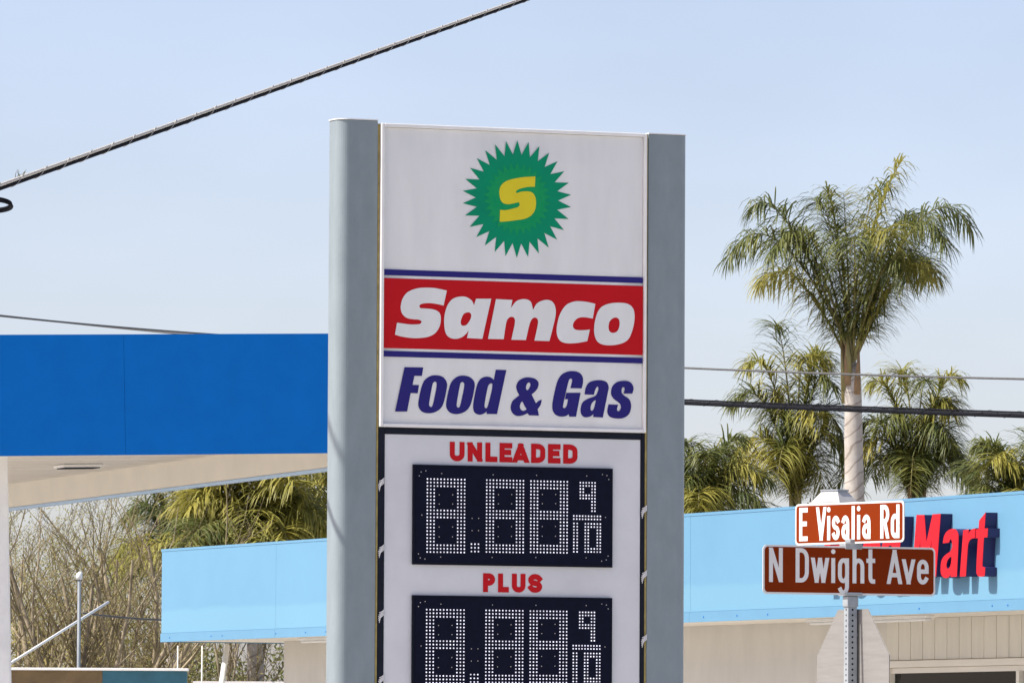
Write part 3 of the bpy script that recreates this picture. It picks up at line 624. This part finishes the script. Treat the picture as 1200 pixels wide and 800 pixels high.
bundle(cline((803, 471), 88, (1200, 486), 80, 2.5, 1.5, .02), .025, .010, .7, 'lashed_cable', 'thick dark lashed cable crossing in front of the tall palm trunk', M['cable'])
def wire(pts, r, name, lab):
    o = MB().tube([p - pts[0] for p in pts], r, 8).build(name, M['greycable'], None, True); o.location = pts[0]; return tag(o, lab, 'wire')
wire(cline((803, 431), 96, (1200, 444), 90, 2.5, 1.5, .05), .013, 'overhead_wire', 'thin grey wire just above the thick dark cable at right')
wire(cline((0, 370), 92, (225, 390), 98, 2.5, 1.3, .04), .012, 'overhead_wire', 'thin dark wire meeting the top edge of the blue canopy')
# second line higher up, out of the picture; its shadow crosses the price sign
q0 = SF.o + SF.R @ Vector((xl0, .2, L(384, 492)[1] + .02)) + S * 6.2
dirv = (P(610, 1, CD1) - P(0, 219, CD0)).normalized()
wire([q0 + dirv * k * 4 for k in range(-5, 6)], .022, 'overhead_wire', 'power wire above the picture whose shadow crosses the price sign')
# slack coil hanging at the frame edge
ca = P(-9, 240, 51.0); lp = MB()
ring = [(.13*math.cos(t), .13*math.sin(t), .13*math.sin(t)*-.22) for t in [2*math.pi*i/36 for i in range(37)]]
for k in range(2): lp.tube([(x*(1-.05*k), y*(1-.05*k), z + .016*(k-.5)) for x, y, z in ring], .0105, 8, False)
ce = bpy.data.objects.new('cable_slack_loop', None); COL.objects.link(ce); ce.location = ca; tag(ce, 'dark coiled cable loop hanging at the left picture edge', 'cable loop')
lp.build('loop', M['cable'], ce, True)
MB().tube([(-.05,0,0),(-.052,0,.09),(-.05,.02,.16)], .005, 6).build('hanger', M['cable'], ce)
tf = MB(); random.seed(5); tp = P(23, 208, 51.5)
for k in range(14):
    b = Vector((random.uniform(-.035,.035), random.uniform(-.01,.01), -.015)); d = Vector((random.uniform(-.03,.03), random.uniform(-.02,.02), random.uniform(.03,.075)))
    tf.tube([b, b + d*.6, b + d + Vector((.006,0,-.004))], [.003,.002,.001], 3)
o = tf.build('dry_tuft', M['bushleaf']); o.location = tp; tag(o, 'small dry plant tuft caught on the upper left cable', 'plant')

# ================================================================== PALMS
def bez(p, t): 
    a, b, c, d = p; u = 1 - t
    return a*u**3 + b*3*u*u*t + c*3*u*t*t + d*t**3
def frond(ctrl, leaf_len, rng, parent, material, n=72, droop=.75, wid=.020):
    """a feather leaf: rachis along a curve with two ranks of hanging leaflets"""
    fr = MB(); rp = [bez(ctrl, i/14) for i in range(15)]
    m = MB(); Z3 = Vector((0,0,1))
    for i in range(n):
        t = .10 + .90 * i / (n - 1); p = bez(ctrl, t); tg = (bez(ctrl, min(1, t+.02)) - bez(ctrl, max(0, t-.02))).normalized()
        side = tg.cross(Z3)
        side = side.normalized() if side.length > .15 else Vector((1, 0, 0))
        up = side.cross(tg)
        ll = leaf_len * (.66 + .34*math.sin(min(1, (t-.1)/.35)*math.pi/2)) * (1 - .45*max(0, t-.6)/.4)
        for s_ in (-1, 1):
            L_ = ll * rng.uniform(.78, 1.12)
            d = side*s_*rng.uniform(.45, 1.0) + tg*rng.uniform(.25, .75) + up*rng.uniform(-.5, .65)
            d.normalize(); pts = [p]; cur = d.copy(); q = p.copy()
            for k in range(4):
                cur = (cur + Vector((rng.uniform(-.05,.05), rng.uniform(-.05,.05), -droop*(1 - .4*abs(tg.z))*rng.uniform(.5,1.15)*(.25+.33*k)))).normalized(); q = q + cur*L_/4; pts.append(q.copy())
            wv = d.cross(Z3); wv = (wv.normalized() if wv.length > .1 else Vector((1,0,0)))
            wv = (wv + up*rng.uniform(-.5,.5)).normalized()
            ws = [.45, 1, .95, .6, .08]; b = len(m.v)
            for k, q in enumerate(pts): m.v += [tuple(q - wv*wid*ws[k]), tuple(q + wv*wid*ws[k])]
            m.f += [(b+2*k, b+2*k+1, b+2*k+3, b+2*k+2) for k in range(4)]
    o = m.build('frond', material, parent)
    fr.tube(rp, [.026*(1 - .85*i/14) for i in range(15)], 5).build('rachis', M['rachis'], o)
    return o
def palm(base, depth, label, fronds, leaf_len, seed, tr=(.21,.15), wid=.020, n=72, droop=.75, yellow=.4, lean=0.0, boots=True, trunk_mat=None):
    rng = random.Random(seed); B = P(*base, depth); s_ = depth / FPX
    e = bpy.data.objects.new('palm_tree', None); COL.objects.link(e); e.location = (B.x + lean, B.y, 0); tag(e, label, 'palm tree', 'palms behind the store')
    zt_ = B.z; N = 26
    MB().tube([(-lean*(i/N)**1.5, 0, -.2 + (zt_+.25)*i/N) for i in range(N+1)], [tr[0] + (tr[1]-tr[0])*(i/N) + (.05 if i == 0 else 0) + .006*rng.uniform(-1,1) for i in range(N+1)][:-1] + [.05], 14).build('trunk', M['trunk'], e, True)
    if boots:
        for k in range(9):
            an = rng.uniform(0, 6.28); z0 = zt_ - .70 + k*.075
            c = Vector((-lean + math.cos(an)*tr[1]*.85, math.sin(an)*tr[1]*.85, z0)); d = Vector((math.cos(an)*.07, math.sin(an)*.07, .75))
            MB().tube([c, c + d*.5, c + d], [.07, .05, .010], 6).build('boot', M['boot'] if k % 3 else M['rachis'], e, True)
    for f in fronds:
        pts = [Vector((-lean + rng.uniform(-.05,.05), rng.uniform(-.05,.05), zt_ + rng.uniform(-.12,.1)))]
        for (qx, qy, dy) in f:
            w_ = P(qx, qy, depth); pts.append(Vector((w_.x - e.location.x, dy, w_.z)))
        frond(pts, leaf_len, rng, e, M['frond_y'] if rng.random() < yellow else M['frond'], n, droop, wid)
    return e
def crown(base, seed, n, R_, H_, up=.9):
    """arching leaves spread round a crown: control points in sight-line pixels and metres"""
    rng = random.Random(seed); out = []
    for i in range(n):
        an = 2*math.pi*(i*.382 + rng.uniform(-.06,.06)); k = (i + .5)/n; r = R_*(.45 + .6*k)*rng.uniform(.85,1.15); h = H_*(1.12 - .55*k)*rng.uniform(.9,1.1)
        c, s = math.cos(an), math.sin(an); x, y = base
        dz = rng.uniform(.85, 1.08) if k < .3 else rng.uniform(.45, .85) if k < .6 else rng.uniform(.1, .5)
        out.append([(x + c*r*.12, y - h*.55, s*r*.12*.0135), (x + c*r*.55, y - h*1.08, s*r*.55*.0135), (x + c*r, y - h*dz, s*r*.0135)])
    return out
CROWN = [((897,222),(852,306),-.4), ((915,226),(884,242),-.7), ((984,262),(970,220),.3), ((990,255),(988,228),-.2), ((1022,240),(1058,187),.5),
 ((1090,188),(1139,268),.1), ((1075,215),(1104,292),-1.1), ((1036,226),(1040,300),-1.7), ((934,235),(900,305),-1.0), ((1082,262),(1100,318),1.0),
 ((922,285),(893,328),.8), ((958,240),(926,268),1.4), ((1050,222),(1086,250),1.5), ((1010,236),(1040,210),1.0), ((1000,240),(990,310),-1.9),
 ((1066,280),(1084,330),-1.1), ((1060,250),(1080,300),1.7), ((1040,270),(1058,335),-1.6), ((970,235),(955,240),-.8)]
TALL = [[(999*.56 + p2[0]*.44, 430*.56 + p2[1]*.44 - 12, dy*.35), (*p2, dy*.8), (*p3, dy)] for p2, p3, dy in CROWN]
palm((999, 424), 130, 'tallest palm with a pale trunk and feathery crown against the sky', TALL, .88, 11, tr=(.25, .145), yellow=.3, droop=.80, lean=.1, n=120, wid=.0125)
kw = dict(droop=.66, n=110, wid=.0125)
palm((938, 606), 137, 'shorter palm with hanging fronds left of the tallest palm trunk', crown((930, 606), 4, 18, 92, 188), .82, 21, yellow=.55, **kw)
palm((1072, 600), 137, 'shorter palm with arching fronds right of the tallest palm trunk', crown((1074, 600), 8, 18, 90, 152), .82, 22, yellow=.5, **kw)
palm((1196, 625), 118, 'low palm cut by the right picture edge above the blue fascia', crown((1198, 625), 5, 16, 92, 108), .70, 23, yellow=.35, **kw)
palm((808, 630), 120, 'low palm partly hidden behind the right column of the price sign', crown((822, 630), 9, 17, 100, 108), .70, 24, yellow=.5, **kw)
palm((300, 690), 116, 'broad yellow-green palm behind the store under the canopy edge', crown((296, 690), 6, 26, 135, 150), .85, 25, tr=(.15, .13), yellow=.9, droop=.6, n=120, wid=.016)
palm((205, 700), 120, 'darker palm at the left end of the store fascia behind bare stems', crown((205, 700), 3, 15, 80, 130), .7, 26, yellow=.4, **kw)
palm((395, 670), 126, 'yellow palm mostly hidden behind the left column of the price sign', crown((380, 675), 13, 14, 85, 120), .8, 27, yellow=.9, droop=.6, n=110, wid=.016)

# ================================================================== BARE TREES AND BRUSH
def bare(base_px, depth, height, stems, seed, label, thick=.05, spread=.22, twigs=1.0, leaves=0):
    rng = random.Random(seed); b = P(base_px, 800, depth); e = bpy.data.objects.new('bare_tree', None); COL.objects.link(e); e.location = (b.x, b.y, 0)
    tag(e, label, 'tree', 'bare winter trees at left')
    tr, tw, lf = MB(), MB(), MB(); LS = .019
    def limb(p, d, L_, r, lvl, mb):
        n = 7 if lvl == 0 else 4; pts = [p.copy()]; cur = d.normalized()
        for k in range(n):
            cur = (cur + Vector((rng.gauss(0,.09), rng.gauss(0,.09), rng.gauss(.03,.05)))).normalized(); pts.append(pts[-1] + cur*L_/n)
        mb.tube(pts, [r*(1 - .72*i/n) for i in range(n+1)], 6 if lvl == 0 else (4 if lvl == 1 else 3), False)
        if lvl >= 3: return
        cnt = (10 if lvl == 0 else 4 if lvl == 1 else 3) * twigs
        for c in range(int(cnt)):
            t = rng.uniform(.22 if lvl == 0 else .15, 1); k = min(int(t*n), n-1); q = pts[k].lerp(pts[k+1], t*n-k)
            an = rng.uniform(0, 6.283); dd = (cur*rng.uniform(.5,1.0) + Vector((math.cos(an), math.sin(an), rng.uniform(.0,.6)))*rng.uniform(.5,.95))
            limb(q, dd, L_*rng.uniform(.25,.45), max(.004, r*(1-.7*t)*rng.uniform(.35,.6)), lvl+1, tr if lvl == 0 and rng.random() < .3 else tw)
            if leaves and lvl >= 1:
                for j in range(leaves):
                    c0 = q + Vector((rng.gauss(0,.16), rng.gauss(0,.16), rng.gauss(0,.16))); u = Vector((rng.gauss(0,1), rng.gauss(0,1), rng.gauss(0,1))).normalized()*LS; v = u.orthogonal().normalized()*LS*.5
                    lf.add([c0-u, c0+v, c0+u, c0-v], [(0,1,2,3)])
    for s_ in range(stems):
        an = rng.uniform(0, 6.283); d = Vector((math.cos(an)*spread*rng.uniform(.2,1.4), math.sin(an)*spread*rng.uniform(.2,1), 1))
        limb(Vector((rng.uniform(-.4,.4), rng.uniform(-.4,.4), -.1)), d, height*rng.uniform(.75,1.08), thick*rng.uniform(.7,1.25), 0, tr)
    tr.build('trunk', M['bark'], e, True); c_ = tw.build('crown', M['twig'], e); c_['kind'] = 'stuff'
    if leaves: l_ = lf.build('dry_leaves', M['oliveleaf'] if leaves > 4 else M['dryleaf'], e); l_['kind'] = 'stuff'
for i, (px, dpt, h, stm, lab, lv) in enumerate((
    (28, 112, 6.6, 4, 'bare multi-stemmed tree nearest the white canopy column', 5), (66, 110, 7.0, 4, 'bare tree with a stout stem left of the grey pipe pole', 3),
    (96, 114, 6.8, 4, 'bare tree with upright stems directly behind the grey pipe pole', 4), (128, 110, 6.4, 4, 'bare tree with leaning stems right of the grey pipe pole', 3),
    (165, 113, 6.2, 4, 'bare tree with thin curved stems beside the store fascia end', 4), (48, 122, 7.4, 4, 'far bare tree with brown leaves behind the canopy column gap', 9),
    (112, 124, 7.2, 4, 'far bare tree with brown leaves behind the grey pipe pole top', 9), (178, 124, 6.5, 4, 'far brown-leaved tree behind the left end of the fascia', 9),
    (228, 114, 5.2, 4, 'bare tree under the left end of the store eave', 4), (288, 116, 5.4, 4, 'bare tree with forked trunk left of the store wall corner', 4))):
    bare(px, dpt, h*.78, stm + 1, 40 + i, lab, thick=.085 if i in (1, 3, 4) else .055, leaves=2 if lv < 6 else 14)
def bush(px, py_top, depth, rx, label, seed, material, n=2600):
    rng = random.Random(seed); b = P(px, 800, depth); h = P(px, py_top, depth).z
    e = bpy.data.objects.new('shrub', None); COL.objects.link(e); e.location = (b.x, b.y, 0); tag(e, label, 'shrub', 'brush behind the low wall')
    m = MB(); sm = MB()
    cl = [(rng.uniform(-rx, rx), rng.uniform(-.8,.8), h*rng.uniform(.35,.92), rng.uniform(.25,.5)) for _ in range(26)]
    for k in range(n):
        c = cl[rng.randrange(len(cl))]; p = Vector((c[0]+rng.gauss(0,c[3]*.6), c[1]+rng.gauss(0,c[3]*.6), min(h, c[2]+rng.gauss(0,c[3]*.6))))
        u = Vector((rng.gauss(0,1), rng.gauss(0,1), rng.gauss(0,1))).normalized()*.055; v = u.orthogonal().normalized()*.022
        m.add([p-u, p+v, p+u, p-v], [(0,1,2,3)])
    for c in cl: sm.tube([(c[0]*.15, 0, -.1), (c[0]*.6, c[1]*.5, c[2]*.5), (c[0], c[1], c[2])], [.03,.02,.008], 4)
    sm.build('stem', M['bark'], e); f = m.build('foliage', material, e); f['kind'] = 'stuff'
for i, a_ in enumerate(((40, 690, 126, 1.3, 'dry brown shrub low behind the brown wall', 'dryleaf'), (118, 715, 127, 1.2, 'dry shrub low between the pipe pole and the fascia', 'dryleaf'),
    (172, 640, 128, .9, 'leafy shrub beside the left end of the pale blue fascia', 'bushleaf'), (250, 745, 127, 1.2, 'dark green shrub under the store eave left of the leaning pole', 'bushleaf'),
    (312, 745, 125, .8, 'green shrub between the leaning pole and the store wall', 'bushleaf'), (75, 742, 118, .6, 'low yellow grass-like shrub at the foot of the bare trees', 'dryleaf'))):
    bush(*a_[:5], 60 + i, M[a_[5]])

# ================================================================== LOW WALL, POLES
wd = 99.0; A, B_ = P(0, 781.5, wd), P(219, 782, wd)
WF = Frame((A.x, A.y, 0), 0); we = WF.empty('boundary_wall'); tag(we, 'low brown and teal painted wall with a white coping at lower left', 'wall')
wl = B_.x - A.x; wz = A.z; xb = P(120, 790, wd).x - A.x
MB().box(-3, xb-.001, 0, .18, 0, wz-.035).build('brown_wall', M['brownwall'], we)
MB().box(xb+.001, wl, .0, .18, 0, wz-.035).build('teal_wall', M['teal'], we)
MB().box(-3, wl+.02, -.05, .23, wz-.034, wz).build('coping', M['white_trim'], we, bevel=.005)
A2, B2 = P(228, 797.5, 108), P(330, 797.5, 108); f2 = Frame((A2.x, A2.y, 0), 0); e2 = f2.empty('garden_wall'); tag(e2, 'white capped low wall behind the leaning pole under the eave', 'wall')
MB().box(0, B2.x-A2.x+1.5, 0, .2, 0, A2.z-.05).build('block_wall', M['concrete'], e2); MB().box(-.02, B2.x-A2.x+1.5, -.04, .24, A2.z-.049, A2.z).build('coping', M['white_trim'], e2)
q = P(93, 675, 101); e = Frame((q.x, q.y, 0), 0).empty('pipe_pole'); tag(e, 'grey pipe pole with a white cap in front of the bare trees', 'pole')
MB().tube([(0,0,-.1),(0,0,q.z)], .024, 12).build('pipe', M['greypipe'], e, True)
MB().tube([(0,0,q.z-.04),(0,0,q.z+.03),(.02,0,q.z+.06)], [.042,.04,.015], 12).build('cap', M['white_trim'], e, True)
a, b = P(-30, 803, 100.4), P(127, 705, 104); o = MB().tube([Vector(), b - a], .019, 8).build('slanted_pipe', M['white_trim'], None, True); o.location = a; tag(o, 'thin white slanting pipe passing behind the grey pipe pole', 'pipe')
a, b = P(266, 757, 103), P(258, 812, 101); b.z = max(0, b.z); a2 = a + (a - b)*.02
o = MB().tube([Vector(), (b - a)*3.0], .038, 10).build('leaning_pole', M['white_trim'], None, True); o.location = a; tag(o, 'pale pole leaning under the left end of the store eave', 'pole')
for px, lab in ((207.5, 'thin pale rod in front of the teal wall end'), (236, 'thin pale rod just left of the leaning pole')):
    a = P(px, 756, 101); o = MB().tube([(0,0,0),(.01,0,a.z)], .009, 8).build('thin_rod', M['cream'], None, True); o.location = (a.x, a.y, 0); tag(o, lab, 'rod')
wire(cline((97, 718), 104, (190, 726), 106, .0, 1.2, .05), .014, 'overhead_wire', 'black service wire running right from the grey pipe pole')
